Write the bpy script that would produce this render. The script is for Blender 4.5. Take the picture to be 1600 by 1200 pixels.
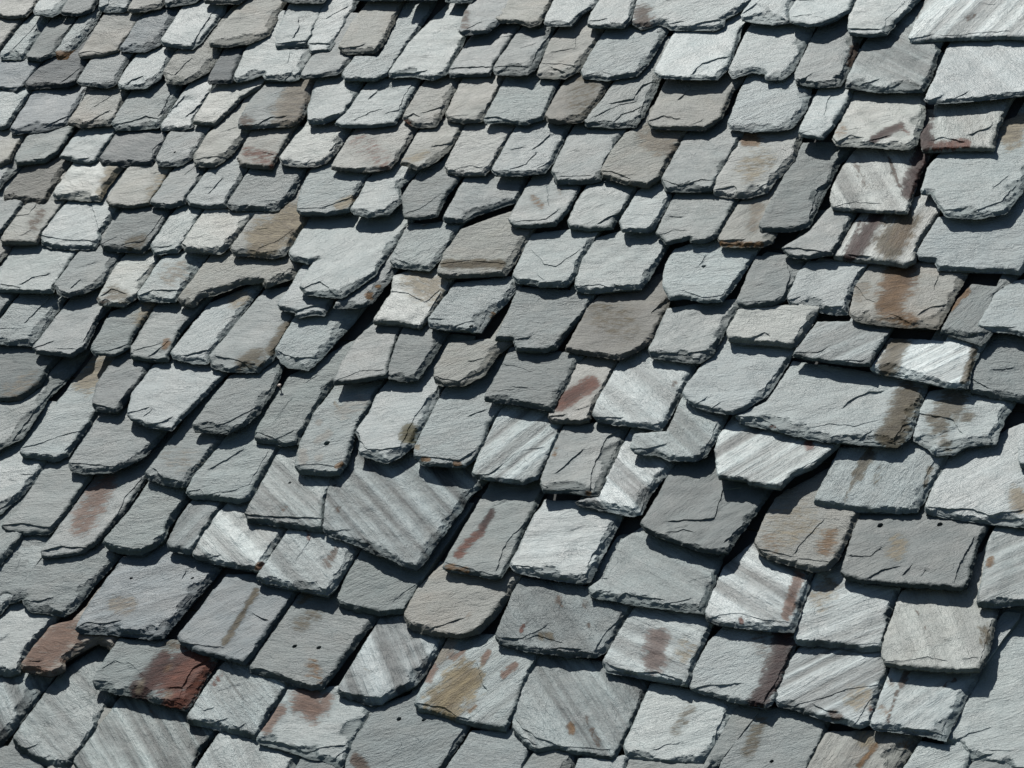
import bpy, math, random
import numpy as np
from mathutils import Matrix, Vector
from mathutils.geometry import delaunay_2d_cdt

S = bpy.context.scene
for o in list(bpy.data.objects):
    bpy.data.objects.remove(o)

# ------------------------------------------------------------------ camera, sky, sun, exposure
UNIT = 10.4                                   # metres from the camera to the middle of the roof
AZ, EL, PITCH, ROLL = 0.47875, 0.18920, 0.57416, 0.010654
FOCAL_PX = 6568.45                            # at 1600 px picture width
HUB = Vector((0.0, 0.0, 6.5))                 # the point of the roof in the middle of the view
U = np.array([1.0, 0, 0]); V = np.array([0, math.cos(PITCH), math.sin(PITCH)])
N = np.array([0, -math.sin(PITCH), math.cos(PITCH)])
d_ = np.array([math.sin(AZ)*math.cos(EL), -math.cos(AZ)*math.cos(EL), math.sin(EL)])
r0 = np.array([math.cos(AZ), math.sin(AZ), 0.0]); u0 = np.cross(r0, -d_)
RT = math.cos(ROLL)*r0 + math.sin(ROLL)*u0
UP = -math.sin(ROLL)*r0 + math.cos(ROLL)*u0

cam = bpy.data.cameras.new('camera'); cam_o = bpy.data.objects.new('camera', cam)
S.collection.objects.link(cam_o); S.camera = cam_o
cam.sensor_width = 36.0; cam.lens = 36.0*FOCAL_PX/1600.0
cam.clip_start = 0.1; cam.clip_end = 2000.0
R = Matrix((RT, UP, d_)).transposed()
cam_o.matrix_world = Matrix.Translation(HUB + Vector(d_*UNIT)) @ R.to_4x4()

SUN_GRAZE = math.radians(25.5)                # height of the sun over the roof's surface
sd = np.array([0.56, -0.83]); sd /= np.hypot(*sd)
LS = -(sd[0]*U + sd[1]*V)*math.cos(SUN_GRAZE) + N*math.sin(SUN_GRAZE)
sun = bpy.data.lights.new('sun', 'SUN'); sun.energy = 5.0; sun.angle = math.radians(0.53)
sun.color = (1.0, 0.98, 0.935)
sun_o = bpy.data.objects.new('sun', sun); S.collection.objects.link(sun_o)
sun_o.rotation_euler = Vector(LS).to_track_quat('Z', 'Y').to_euler()
sun_o.location = HUB + Vector(LS)*40

W = bpy.data.worlds.new('World'); S.world = W; W.use_nodes = True
nt = W.node_tree
sky = nt.nodes.new('ShaderNodeTexSky'); sky.sky_type = 'NISHITA'; sky.sun_disc = False
sky.sun_elevation = math.asin(LS[2]); sky.sun_rotation = math.atan2(LS[0], LS[1])
bg = nt.nodes['Background']; bg.inputs['Strength'].default_value = 0.052
nt.links.new(sky.outputs[0], bg.inputs['Color'])
S.view_settings.view_transform = 'Standard'; S.view_settings.look = 'None'
S.view_settings.gamma = 1.0; S.view_settings.use_curve_mapping = False
S.view_settings.exposure = -0.05
S.render.engine = 'CYCLES'

# ------------------------------------------------------------------ numpy noise
def hsh(ix, iy, seed):
    h = (ix.astype(np.int64)*374761393 + iy.astype(np.int64)*668265263 + seed*2147483647) & 0xFFFFFFFF
    h = ((h ^ (h >> 13))*1274126177) & 0xFFFFFFFF
    h = ((h ^ (h >> 16))*2246822519) & 0xFFFFFFFF
    return ((h ^ (h >> 15)) & 0xFFFF)/32767.5 - 1.0
def noise(x, y, seed=0):
    x = np.asarray(x, float); y = np.asarray(y, float)
    ix = np.floor(x); iy = np.floor(y); fx = x-ix; fy = y-iy
    fx = fx*fx*(3-2*fx); fy = fy*fy*(3-2*fy)
    a = hsh(ix, iy, seed); b = hsh(ix+1, iy, seed); c = hsh(ix, iy+1, seed); d = hsh(ix+1, iy+1, seed)
    return (a+(b-a)*fx)*(1-fy) + (c+(d-c)*fx)*fy
def fbm(x, y, seed=0, n=3):
    s = 0; a = 1.0; t = 0
    for k in range(n):
        s = s + a*noise(np.asarray(x)*2**k, np.asarray(y)*2**k, seed+k*17); t += a; a *= .55
    return s/t
def sstep(a, b, x):
    t = np.clip((x-a)/(b-a), 0, 1); return t*t*(3-2*t)

def unproj(px, z=0.0):
    """photo pixel -> (u, v) in metres on the roof surface lifted by z along its normal"""
    px = np.atleast_2d(np.asarray(px, float))
    ray = ((px[:, :1]-800)/FOCAL_PX)*RT - ((px[:, 1:]-600)/FOCAL_PX)*UP - d_
    t = (z - (d_*UNIT) @ N)/(ray @ N)
    X = d_*UNIT + t[:, None]*ray
    return np.stack([X @ U, X @ V], 1)

def reproj(uv, z=0.0):
    X = uv[:, :1]*U + uv[:, 1:]*V + np.asarray(z).reshape(-1, 1)*N - d_*UNIT
    dep = -(X @ d_)
    return np.stack([800+FOCAL_PX*(X @ RT)/dep, 600-FOCAL_PX*(X @ UP)/dep], 1)

# ------------------------------------------------------------------ materials
def mat_new(name):
    m = bpy.data.materials.new(name); m.use_nodes = True
    for n in list(m.node_tree.nodes): m.node_tree.nodes.remove(n)
    return m, m.node_tree.nodes, m.node_tree.links

class NB:
    def __init__(s, name): s.m, s.n, s.l = mat_new(name)
    def node(s, t, **k):
        x = s.n.new(t)
        for a, b in k.items():
            if a.startswith('i_'): x.inputs[int(a[2:])].default_value = b
            else: setattr(x, a, b)
        return x
    def link(s, a, b): s.l.new(a, b)
    def math(s, op, a, b=None, clamp=False):
        x = s.n.new('ShaderNodeMath'); x.operation = op; x.use_clamp = clamp
        for i, v in enumerate((a, b)):
            if v is None: continue
            if isinstance(v, (int, float)): x.inputs[i].default_value = v
            else: s.link(v, x.inputs[i])
        return x.outputs[0]
    def noise(s, vec, scale, detail=3.0, rough=.55, dist=0.0):
        x = s.n.new('ShaderNodeTexNoise'); x.inputs['Scale'].default_value = scale
        x.inputs['Detail'].default_value = detail; x.inputs['Roughness'].default_value = rough
        x.inputs['Distortion'].default_value = dist
        s.link(vec, x.inputs['Vector']); return x.outputs['Fac']
    def mix(s, f, a, b, blend='MIX'):
        x = s.n.new('ShaderNodeMix'); x.data_type = 'RGBA'; x.blend_type = blend
        for i, v in ((0, f), (6, a), (7, b)):
            if isinstance(v, (int, float)): x.inputs[i].default_value = v
            elif isinstance(v, tuple): x.inputs[i].default_value = (*v, 1)
            else: s.link(v, x.inputs[i])
        return x.outputs[2]
    def rng(s, v, a, b, c, d):
        x = s.n.new('ShaderNodeMapRange'); s.link(v, x.inputs[0])
        for i, k in enumerate((a, b, c, d)): x.inputs[i+1].default_value = k
        return x.outputs[0]
    def scale(s, vec, xyz):
        x = s.n.new('ShaderNodeVectorMath'); x.operation = 'MULTIPLY'
        s.link(vec, x.inputs[0]); x.inputs[1].default_value = xyz; return x.outputs[0]

def slate_material():
    b = NB('weathered_slate')
    out = b.node('ShaderNodeOutputMaterial'); P = b.node('ShaderNodeBsdfPrincipled')
    b.link(P.outputs[0], out.inputs[0])
    tc = b.node('ShaderNodeTexCoord'); oi = b.node('ShaderNodeObjectInfo')
    off = b.node('ShaderNodeVectorMath', operation='MULTIPLY_ADD')
    cmb = b.node('ShaderNodeCombineXYZ')
    r100 = b.math('MULTIPLY', oi.outputs['Random'], 61.0)
    for i in range(3): b.link(r100, cmb.inputs[i])
    off.inputs[1].default_value = (1, 1, 1)
    b.link(tc.outputs['Object'], off.inputs[0]); b.link(cmb.outputs[0], off.inputs[2])
    vec = off.outputs[0]
    def attr(name, kind='OBJECT'):
        a = b.node('ShaderNodeAttribute', attribute_type=kind, attribute_name=name); return a
    tint = attr('tint').outputs['Color']; streak = attr('streak').outputs['Fac']
    warm = attr('warm').outputs['Fac']; ang = attr('grain_angle').outputs['Fac']
    st = attr('stain', 'GEOMETRY')
    vr = b.node('ShaderNodeVectorRotate', rotation_type='Z_AXIS')
    b.link(vec, vr.inputs['Vector']); b.link(ang, vr.inputs['Angle'])
    gv = vr.outputs[0]
    # bands along the grain
    bands = b.noise(b.scale(gv, (1.1, 24.0, 1.0)), 1.0, 3.5, .56)
    fine = b.noise(b.scale(gv, (20.0, 420.0, 10.0)), 1.0, 2.0, .6)
    mott = b.noise(vec, 13.0, 5.0, .6, .4)
    patch = b.noise(vec, 7.0, 3.0, .55, 1.0)
    speck = b.noise(vec, 330.0, 2.0, .7)
    lich = b.noise(vec, 55.0, 4.0, .65)
    pit0 = b.noise(vec, 120.0, 3.0, .6)
    k = b.rng(mott, .25, .75, .80, 1.20)
    k = b.math('MULTIPLY', k, b.rng(speck, .2, .8, .80, 1.20))
    bb = b.rng(bands, .38, .62, -1.0, 1.0)
    k = b.math('MULTIPLY', k, b.math('ADD', 1.0, b.math('MULTIPLY', bb, b.math('MULTIPLY', streak, .95))))
    col = b.mix(1.0, tint, k, 'MULTIPLY')
    wf = b.math('MULTIPLY', b.rng(patch, .45, .68, 0.0, 1.0), warm, True)
    col = b.mix(wf, col, (.235, .205, .16))
    col = b.mix(b.rng(lich, .62, .80, 0.0, .30), col, (.25, .26, .25))
    col = b.mix(b.rng(lich, .36, .22, 0.0, .40), col, (.05, .055, .055))
    sgr = b.noise(b.scale(gv, (26.0, 95.0, 10.0)), 1.0, 4.0, .65, .5)
    sn = b.math('ADD', b.math('MULTIPLY', b.rng(lich, .25, .75, -1, 1), .30), b.math('MULTIPLY', b.rng(sgr, .25, .75, -1, 1), .46))
    sa = b.rng(b.math('ADD', st.outputs['Alpha'], b.math('MULTIPLY', sn, b.rng(st.outputs['Alpha'], 0.0, .4, 0.0, 1.0))), .20, .60, 0.0, 1.0)
    scol = b.mix(b.rng(b.math('ADD', b.math('MULTIPLY', speck, .35), b.math('MULTIPLY', sgr, .65)), .36, .64, 0.0, 1.0), b.mix(1.0, st.outputs['Color'], (.55, .52, .52), 'MULTIPLY'), b.mix(1.0, st.outputs['Color'], (1.45, 1.45, 1.4), 'MULTIPLY'))
    col = b.mix(b.math('MULTIPLY', sa, b.math('ADD', .60, b.math('MULTIPLY', st.outputs['Alpha'], .32)), True), col, scol)
    fr = attr('fracture_shade', 'GEOMETRY').outputs['Fac']     # split edges: coarse, less sheen; lower-edge shade also painted into the colour
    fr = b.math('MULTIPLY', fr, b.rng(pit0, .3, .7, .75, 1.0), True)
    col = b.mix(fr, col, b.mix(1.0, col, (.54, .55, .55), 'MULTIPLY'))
    b.link(col, P.inputs['Base Color'])
    rough = b.math('ADD', attr('dull').outputs['Fac'], b.rng(mott, .25, .75, -.06, .06))
    rough = b.math('ADD', rough, b.math('MULTIPLY', st.outputs['Alpha'], .16))
    rough = b.math('SUBTRACT', rough, b.math('MULTIPLY', b.math('MULTIPLY', bb, streak), .10))
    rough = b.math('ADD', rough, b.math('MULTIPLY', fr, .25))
    b.link(rough, P.inputs['Roughness'])
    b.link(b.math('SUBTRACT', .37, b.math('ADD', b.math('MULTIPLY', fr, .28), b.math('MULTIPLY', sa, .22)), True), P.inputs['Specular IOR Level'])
    # relief: cleavage ripples, pits and grain
    cle = b.noise(b.scale(gv, (45.0, 120.0, 20.0)), 1.0, 4.0, .6, .6)
    pit = b.noise(vec, 170.0, 4.0, .7)
    h = b.math('ADD', b.math('MULTIPLY', cle, attr('ripple').outputs['Fac']), b.math('MULTIPLY', pit, b.math('ADD', .18, b.math('MULTIPLY', attr('ripple').outputs['Fac'], .9))))
    h = b.math('ADD', h, b.math('MULTIPLY', fine, .30))
    h = b.math('ADD', h, b.math('MULTIPLY', b.noise(vec, 420.0, 2.0, .6), .16))
    hack = b.noise(b.scale(gv, (22.0, 48.0, 10.0)), 1.0, 6.0, .62, 1.2)
    h = b.math('ADD', h, b.math('MULTIPLY', hack, b.math('ADD', .25, b.math('MULTIPLY', attr('ripple').outputs['Fac'], 1.8))))
    h = b.math('ADD', h, b.math('MULTIPLY', b.math('MULTIPLY', bands, streak), 6.0))
    # flaky cleavage: thin layers that end in small steps, only here and there
    lay = b.noise(b.scale(gv, (7.0, 13.0, 4.0)), 1.0, 5.0, .58, .9)
    st7 = b.math('MULTIPLY', lay, 9.0)
    fl = b.math('FLOOR', st7); fr7 = b.math('SUBTRACT', st7, fl)
    ter = b.math('ADD', fl, b.rng(fr7, .0, .14, 0.0, 1.0))
    msk = b.rng(b.noise(vec, 10.0, 2.0, .5), .42, .62, 0.0, 1.0)
    ter = b.math('MULTIPLY', b.math('SUBTRACT', ter, st7), msk)
    h = b.math('ADD', h, b.math('MULTIPLY', ter, b.math('ADD', .10, b.math('MULTIPLY', attr('ripple').outputs['Fac'], .45))))
    bp = b.node('ShaderNodeBump'); bp.inputs['Strength'].default_value = 1.0
    bp.inputs['Distance'].default_value = 0.0030
    b.link(h, bp.inputs['Height']); b.link(bp.outputs[0], P.inputs['Normal'])
    return b.m

def plain_material(name, c1, c2, scale, rough, bump=.002):
    b = NB(name); out = b.node('ShaderNodeOutputMaterial'); P = b.node('ShaderNodeBsdfPrincipled')
    b.link(P.outputs[0], out.inputs[0]); tc = b.node('ShaderNodeTexCoord')
    n = b.noise(tc.outputs['Object'], scale, 4.0, .6)
    b.link(b.mix(b.rng(n, .3, .7, 0, 1), c1, c2), P.inputs['Base Color'])
    P.inputs['Roughness'].default_value = rough
    bp = b.node('ShaderNodeBump'); bp.inputs['Distance'].default_value = bump
    b.link(n, bp.inputs['Height']); b.link(bp.outputs[0], P.inputs['Normal'])
    return b.m

SLATE = slate_material()
WOOD = plain_material('dark_roof_boards', (.04, .043, .043), (.07, .073, .073), 14, .85)
STEEL = plain_material('rusty_nail', (.16, .10, .07), (.30, .24, .20), 300, .5, .0003)
GROUND = plain_material('ground_grass', (.05, .07, .03), (.09, .10, .05), .6, .95, .05)
STONE = plain_material('rubble_wall_stone', (.22, .21, .19), (.34, .32, .28), 3, .9, .01)
SURVEY = """
T 0 0
w -60,-20 -40,70 60,90 130,80 165,45 215,-20
l 215,-20 175,55 180,72 270,80 310,60 360,-20
G 360,-10 312,62 330,72 420,72 480,50 520,-20
l 520,-20 515,45 560,55 640,52 665,40 700,-20 | 520,40 560,20 570,-10
w 700,-10 665,50 690,60 740,52 830,35 850,20 860,-20
g 855,-10 858,25 950,15 1010,5 1050,-25
w 1060,-15 1062,5 1150,8 1240,8 1280,-20
w -90,90 -60,250 0,250 40,200 115,100
l 170,65 80,165 5,270 0,300 120,300 140,275 255,95 | 60,260 150,170 200,110
G 275,85 135,285 140,305 210,308 285,275 405,80
l 425,70 285,270 295,298 345,300 400,240 500,110 530,50 | 385,235 460,140 500,60
w 545,75 410,275 415,295 520,290 615,260 745,75 | 410,280 470,265 540,280
b 750,60 620,250 640,262 750,262 830,225 955,30
l 955,25 838,205 845,230 1000,245 1040,215 1165,60 1180,20 | 1000,225 1060,130 1130,30
w 1275,-5 1090,200 1090,235 1180,235 1290,220 1400,170 1440,90 1495,0
b -80,320 -60,450 0,455 80,470 125,440 215,325 | 20,455 90,450
d 225,330 130,430 140,455 350,445 395,425 470,295 | 310,430 380,380 420,350
g 475,305 400,425 420,440 560,450 605,430 670,300
l 700,295 610,430 620,455 760,450 835,400 910,260 | 650,440 690,410 750,390
w 1090,180 920,260 850,370 870,430 960,430 1080,370 1130,310 1150,255 | 905,390 960,330 1000,300 | 860,375 905,390
d 1165,260 1080,415 1085,430 1205,425 1280,250
l -70,475 -50,650 0,662 40,650 80,580 165,465
b 185,465 50,670 65,688 220,675 345,640 375,600 460,460 | 220,660 350,600 | 360,600 420,510
w 470,460 350,640 420,650 570,640 600,610 670,460 | 480,560 590,490 640,470 | 450,640 570,570
g 685,470 575,640 600,670 720,665 820,655 835,640 900,530 945,445 | 580,650 720,620 760,600 830,620 | 820,610 860,540 890,470
l 955,475 835,650 840,670 960,670 1000,655 1005,610 1090,490 1125,435 | 840,620 960,500 | 960,610 1040,540
p 1130,440 1090,490 1000,635 1115,645 1210,560 1260,500 1350,450
w -60,670 -50,830 0,855 50,830 80,770 140,690
g 150,690 75,830 85,850 230,835 300,790 390,650 | 170,830 240,825
l 465,635 390,700 310,815 340,820 400,840 470,845 510,820 560,740 605,680 | 400,830 470,820
d 610,685 520,820 530,850 640,855 790,850 860,740 880,670 | 800,850 790,780 850,730
g 880,690 810,835 825,860 920,860 1000,820 1070,695
w 1260,530 1090,690 1010,810 1010,855 1110,860 1200,800 1310,675 | 1010,830 1110,815 1190,810 | 1230,760 1290,690
g -60,855 -50,980 0,975 20,940 105,865
B 130,860 20,1000 20,1035 120,1045 230,1045 350,870
p 370,865 270,1010 285,1025 450,1035 520,1035 560,960 640,865
w 665,870 550,1040 570,1065 680,1075 780,1060 890,880
g 900,880 780,1050 800,1070 880,1075 960,1050 1065,880
l 1075,890 970,1030 985,1060 1080,1075 1175,1070 1200,1020 1275,895 | 1080,1010 1160,920
g 1290,890 1180,1060 1200,1085 1440,1085 1520,1010 1590,885 | 1470,1040 1520,970 1570,920
T 370 0
g 250,-60 225,-5 300,8 450,5 490,-60
l 640,-70 600,-12 700,-8 860,-8 905,-70
l 905,-70 870,-8 1000,-5 1040,-8 1085,-70
l 1110,-70 1085,0 1130,6 1220,5 1270,-70
l 50,250 0,360 -20,400 -5,420 60,405 130,380 140,405 230,412 320,405 390,285 | 245,410 290,370 | 265,330 275,270
l 275,20 205,170 200,245 365,230 395,180 450,45 | 205,225 300,215 370,210 | 290,200 325,140 315,90
l 485,-25 400,130 370,225 380,270 480,260 550,150 645,-20 | 460,100 530,60 580,30 | 370,222 490,222
w 695,-5 600,110 530,245 560,270 720,265 760,220 870,0 | 530,250 640,240 670,225
l 880,0 740,290 620,290 545,380 560,410 720,410 780,385 900,210 1050,-10
l 1120,-5 900,220 790,375 795,395 900,388 1020,408 1090,380 1195,185 | 800,380 920,375 990,365
g 1235,-15 1185,60 1155,160 1170,170 1300,160 1365,110 1455,-10 | 1190,150 1280,110
g 1220,185 1100,370 1105,390 1320,385 1340,340 1465,150 | 1100,355 1220,345 1335,345
g 160,425 70,520 10,620 5,655 60,660 300,640 345,600 375,520 410,425 | 100,650 170,610 260,600
w 80,675 0,820 20,855 180,870 210,820 290,675 | 130,790 200,800
p 365,635 220,820 230,850 330,860 400,860 480,830 590,675 | 340,855 390,825 | 480,790 540,720
g 400,280 330,395 345,405 520,385 550,360 615,280
l 405,425 385,510 365,570 370,635 450,632 560,590 600,530 655,425 | 440,625 490,600 550,590
l 665,445 590,560 510,640 540,655 700,655 820,640 860,580 955,415 | 600,630 700,580 750,570 | 770,590 840,570 870,500 920,420 | 680,520 760,440
w 970,430 860,610 900,640 930,655 1030,650 1060,610 1110,510 1165,415 | 870,610 920,590 960,610 | 960,590 1080,545
w 1170,415 1085,595 1100,620 1180,630 1270,620 1310,560 1395,410 | 1090,605 1200,595
w 600,695 560,750 485,870 520,880 690,890 800,870 850,800 935,675 | 600,880 680,870
w 1090,610 950,680 850,850 880,855 935,880 1000,855 1100,780 1195,635 | 1010,765 1120,735
l 385,885 340,970 310,1090 330,1110 470,1110 590,1090 610,1030 690,905 | 440,1080 520,1050 610,1020 | 310,1085 470,1080
l 700,905 590,1090 610,1110 680,1120 790,1110 855,1040 850,970 945,885
g 1070,835 960,885 900,960 860,1020 870,1130 950,1135 1040,1120 1100,1000 1180,905 | 870,1110 950,1090 1060,1010
g 1190,920 1070,1140 1090,1150 1180,1150 1250,1110 1460,1040 1515,915
p 1200,635 1080,860 1090,890 1180,905 1290,900 1330,850 1430,685 | 1120,885 1210,860 1290,875
T 740 0
w 190,-20 110,90 130,108 240,110 290,135 345,120 415,-5 | 350,90 400,20
l 425,-15 365,115 380,128 510,130 560,70 640,20 660,-20
l 660,-15 600,90 590,125 620,135 780,135 820,100 850,-10 | 600,110 700,95
l 860,-15 820,90 830,125 870,145 960,115 1005,130 1020,145 1250,148 1300,125 1310,90 1420,30 1490,-20 | 1010,120 1100,105 | 1120,135 1200,110 1290,100 | 940,120 1010,95
g 240,155 105,345 110,380 280,385 330,340 415,155 | 105,345 200,340 290,345 | 300,330 340,250 390,180
w 430,165 395,220 330,380 340,395 470,400 545,360 605,270 670,160 | 400,270 530,250 530,170 | 350,325 460,330 540,345 | 400,340 480,375
l 685,155 555,370 570,400 690,410 850,385 900,330 1015,150 | 580,390 660,370 730,385
l 1055,145 940,370 960,395 1120,405 1270,405 1330,340 1385,180 1395,140 | 1130,385 1190,330 1250,310 1330,290
l 170,400 50,620 60,635 120,630 270,645 360,610 440,430 455,400 | 50,610 130,605 160,625
B 480,410 370,595 385,625 450,635 560,625 640,530 705,430
g 735,415 690,490 575,620 580,650 720,655 840,650 880,600 970,405 | 700,540 830,510 880,440 940,420 | 620,610 760,540 850,520 | 720,640 770,590 880,550
w 995,425 905,630 920,660 1050,665 1200,670 1290,610 1350,470 1400,420 | 905,630 990,600 1080,620 | 1130,650 1200,620 | 1060,520 1130,450
l 205,685 95,880 110,905 230,905 370,890 420,820 490,675 | 180,880 270,850 330,790 | 300,780 400,700 | 190,780 260,760 | 320,880 400,830
g 505,685 405,890 430,945 560,945 660,930 675,895 770,710 | 410,905 450,900 | 440,920 620,910
w 870,640 790,695 720,780 665,880 670,910 780,945 900,965 970,920 1030,800 1095,700 | 665,885 720,890 820,930
g 1330,590 1105,695 980,930 1000,985 1100,990 1240,985 1290,900 1395,710 | 980,935 1080,965 1180,935 1260,940
g 295,935 245,1030 180,1140 200,1170 300,1175 420,1165 500,1080 560,955 | 200,1155 380,1140 450,1085 | 380,940 390,1080
l 575,985 490,1150 500,1180 600,1190 720,1180 750,1130 855,975 | 640,1170 700,1130 780,1100
l 870,975 760,1150 770,1195 900,1200 940,1180 1030,1020 1010,955 | 900,1195 960,1120 1010,1030
T 1120 0
l 200,-20 130,70 125,95 200,110 290,120 380,108 380,60 415,-20 | 130,70 210,15 | 150,90 240,60
l 425,-20 375,60 385,110 460,125 540,125 620,95 690,50 725,-15 | 385,85 480,75 580,100
l 735,-15 690,80 680,140 690,170 800,180 880,170 930,110 1070,-25 | 865,160 880,100 990,0 | 685,145 860,150
S 1100,-25 1000,190 1010,212 1170,200 1350,195 1530,190 1640,200 1800,195 1820,-40 | 1000,200 1120,175 | 1160,185 1530,160
l 165,145 60,370 80,400 180,370 250,380 255,410 340,410 400,360 505,150
g 520,155 405,380 410,430 530,445 640,435 680,380 745,210 | 640,420 660,340 725,210 | 430,420 500,380
s 775,210 690,380 670,450 850,470 1075,470 1120,390 1165,235 | 740,440 850,410 | 860,465 960,430
l 1205,235 1140,400 1080,515 1100,530 1250,525 1600,490 1800,490 1820,190 | 1100,525 1180,495 | 1230,515 1310,475 | 1380,510 1460,490
l 135,435 60,640 70,665 180,680 320,675 390,660 460,580 495,455
l 515,485 425,680 440,700 550,715 600,660 650,590 705,475 | 560,600 570,520 600,480 | 430,690 490,675
p 705,485 660,600 600,720 620,750 800,755 1000,770 1040,740 1085,600 1080,485 | 620,740 700,700 770,715 | 790,730 900,705
p 1140,525 1130,600 1060,700 1070,780 1200,775 1330,770 1440,770 1470,650 1525,535 | 1110,730 1180,710 1300,740 | 1310,700 1440,650
p 130,715 0,930 -20,1000 0,1010 150,1020 260,990 310,920 400,830 440,715 | -10,985 90,965 110,1000 | 180,1000 240,960 300,930
G 630,735 450,740 330,950 220,1170 230,1195 380,1195 480,1170 560,1000 640,840 730,765 | 480,1130 520,980 600,930 | 600,950 640,820
p 725,775 660,860 600,980 590,1040 600,1085 700,1090 850,1100 990,1105 1060,900 1100,825 | 610,1075 720,1050 860,1060
l 1560,600 1155,800 1100,870 1060,1000 1110,1005 1160,1080 1190,1120 1350,1130 1500,1100 1580,1000 1680,830 1740,600 | 1180,1090 1300,1080 | 1330,1100 1480,1050 1560,960 | 1440,980 1520,910
T 0 280
g -90,110 -70,280 0,275 50,210 130,110
w 135,125 30,260 0,310 10,330 100,330 190,325 215,280 325,125 | 100,300 170,260 | 60,190 150,180 190,120
l 345,120 205,290 215,330 260,350 400,355 490,350 525,310 520,270 630,145 | 210,290 330,310 510,320 | 480,130 520,270
G 645,145 525,330 530,355 630,365 740,370 790,330 900,145 | 630,340 750,320 810,240 870,160 | 530,335 610,300
l 910,160 785,340 800,380 920,370 950,340 1070,150 | 800,350 900,340
p 1070,150 945,335 960,365 1140,378 1200,330 1310,195 | 1120,370 1200,310
w 1315,195 1200,360 1210,385 1310,390 1400,400 1480,390 1530,310 1610,185 | 1340,360 1450,320 1530,260
w -100,340 -80,430 0,425 70,335
l 80,335 0,450 -30,540 -10,575 180,580 270,580 290,540 405,375 | 100,550 170,510 260,490 | 0,545 110,560
g 415,370 280,550 300,590 350,605 440,580 530,540 640,375 | 360,570 420,515 | 530,530 570,450 620,390
p 660,380 590,470 505,620 515,645 640,655 715,605 835,400 | 520,610 580,570 660,600 | 700,540 780,460
l 960,365 850,400 720,590 720,620 820,630 910,625 940,580 1060,420 | 725,605 800,575 930,575
w 1080,415 925,620 940,645 1000,650 1050,600 1110,590 1270,530 1360,525 1380,555 1440,530 1530,500 1575,420 | 1030,585 1170,550 1270,518 | 1400,540 1500,470 1560,450
g -90,600 -80,720 0,700 80,595
l 95,605 -60,800 -40,845 60,850 170,855 230,770 345,605 | 120,750 280,590 | 0,775 140,775
g 355,630 170,870 180,895 300,905 370,915 440,870 510,720 565,670 | 170,880 280,840 | 430,850 470,770 520,690 | 290,880 390,880
g 720,630 575,690 470,880 490,905 600,910 670,870 690,810 815,645 | 480,890 560,890 680,850
g 820,645 680,870 680,920 780,935 870,935 900,880 930,790 1085,625 | 690,890 840,850 | 770,920 880,840 | 960,740 1060,640
l 1310,550 1095,640 890,900 900,930 1000,950 1080,950 1100,900 1180,790 1370,550 | 950,920 1100,885
g 1500,555 1388,568 1210,770 1090,920 1100,970 1180,990 1340,995 1420,930 1545,710 | 1120,920 1240,940 1320,990 | 1430,880 1520,730
G -80,860 -90,1140 0,1142 100,1140 215,1060 240,1000 320,910 | 90,1130 200,1070
T 370 280
l 385,185 270,385 285,415 370,430 415,415 360,490 325,560 350,590 440,600 545,612 620,560 720,490 740,450 800,370 910,225 | 340,570 430,530 520,600 | 720,460 790,380
l 345,440 280,560 215,650 220,668 300,690 310,712 400,695 450,700 500,630 545,560 | 300,685 430,650
g 650,500 520,640 505,662 640,662 700,640 840,460
l 1085,215 900,235 850,310 800,420 810,445 900,460 1000,470 1060,410 1145,270 | 820,410 900,440
w 1430,160 1170,260 1080,380 1045,470 1050,495 1100,505 1400,490 1430,450 1535,275 | 1050,440 1200,425 1400,435 | 1430,430 1510,290
p 1060,460 900,470 820,500 800,590 705,742 830,747 950,765 1000,710 1115,530 | 800,580 880,590 980,640 1060,570 | 1000,690 1060,580
l 1430,500 1140,535 1000,720 1000,760 1100,775 1200,780 1270,785 1330,700 1400,630 1475,545 | 1000,725 1080,725 | 1110,770 1240,730
l 305,710 200,890 220,940 260,970 370,985 430,930 610,735 | 215,890 300,930 430,920
g 725,740 620,830 540,960 500,1060 620,1050 780,1020 810,900 855,780 | 510,1050 640,1000 770,990 | 790,940 830,800
G 860,785 780,1010 790,1035 880,1045 940,1040 1000,950 1105,785 | 920,1030 980,930 1080,800
w 1320,830 1110,850 1030,980 1030,1050 1070,1065 1180,1065 1290,1010 1360,900 1435,850 | 1040,1030 1150,1050 1290,980 | 1200,950 1290,935
T 740 280
l 500,255 300,280 200,500 220,525 350,545 480,545 520,510 545,440 615,325 | 300,360 370,440 430,450 560,360 | 330,490 370,525
l 770,265 640,300 560,420 525,545 535,575 640,580 790,565 870,560 910,510 950,440 1010,340 | 530,555 650,545 700,560
g 1040,95 950,280 1000,330 1120,305 1130,320 1210,320 1270,290 1375,105 | 960,290 1050,260 1110,270 | 1010,190 1100,195
w 1395,105 1270,310 1290,340 1420,345 1500,345 1560,320 1650,90 | 1280,320 1420,310
l 1140,330 1050,360 1000,440 985,560 1020,620 1100,610 1190,630 1290,630 1370,530 1465,390 | 1090,575 1190,615 1290,605 1370,510 | 1170,450 1210,395
g 500,570 240,555 200,640 110,830 200,825 220,880 360,890 430,870 480,800 560,700 620,615 | 210,830 300,820 | 480,790 590,660
B 990,480 650,610 590,680 475,885 560,900 700,920 760,930 850,890 930,830 960,770 1025,620 | 920,700 1000,620 | 480,885 560,890
g 1370,620 1010,670 970,760 910,890 920,920 1050,940 1180,950 1250,900 1290,820 1395,650 | 910,900 1100,910 1240,890 | 1240,880 1290,800
g 500,900 190,865 150,960 50,1140 200,1160 410,1195 440,1130 550,950 | 150,960 220,970 310,1005 | 200,1080 290,1085
T 1120 280
g 360,390 210,400 160,490 105,640 130,655 290,645 350,620 470,420 | 360,430 380,500 345,610 | 130,635 280,630
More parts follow.
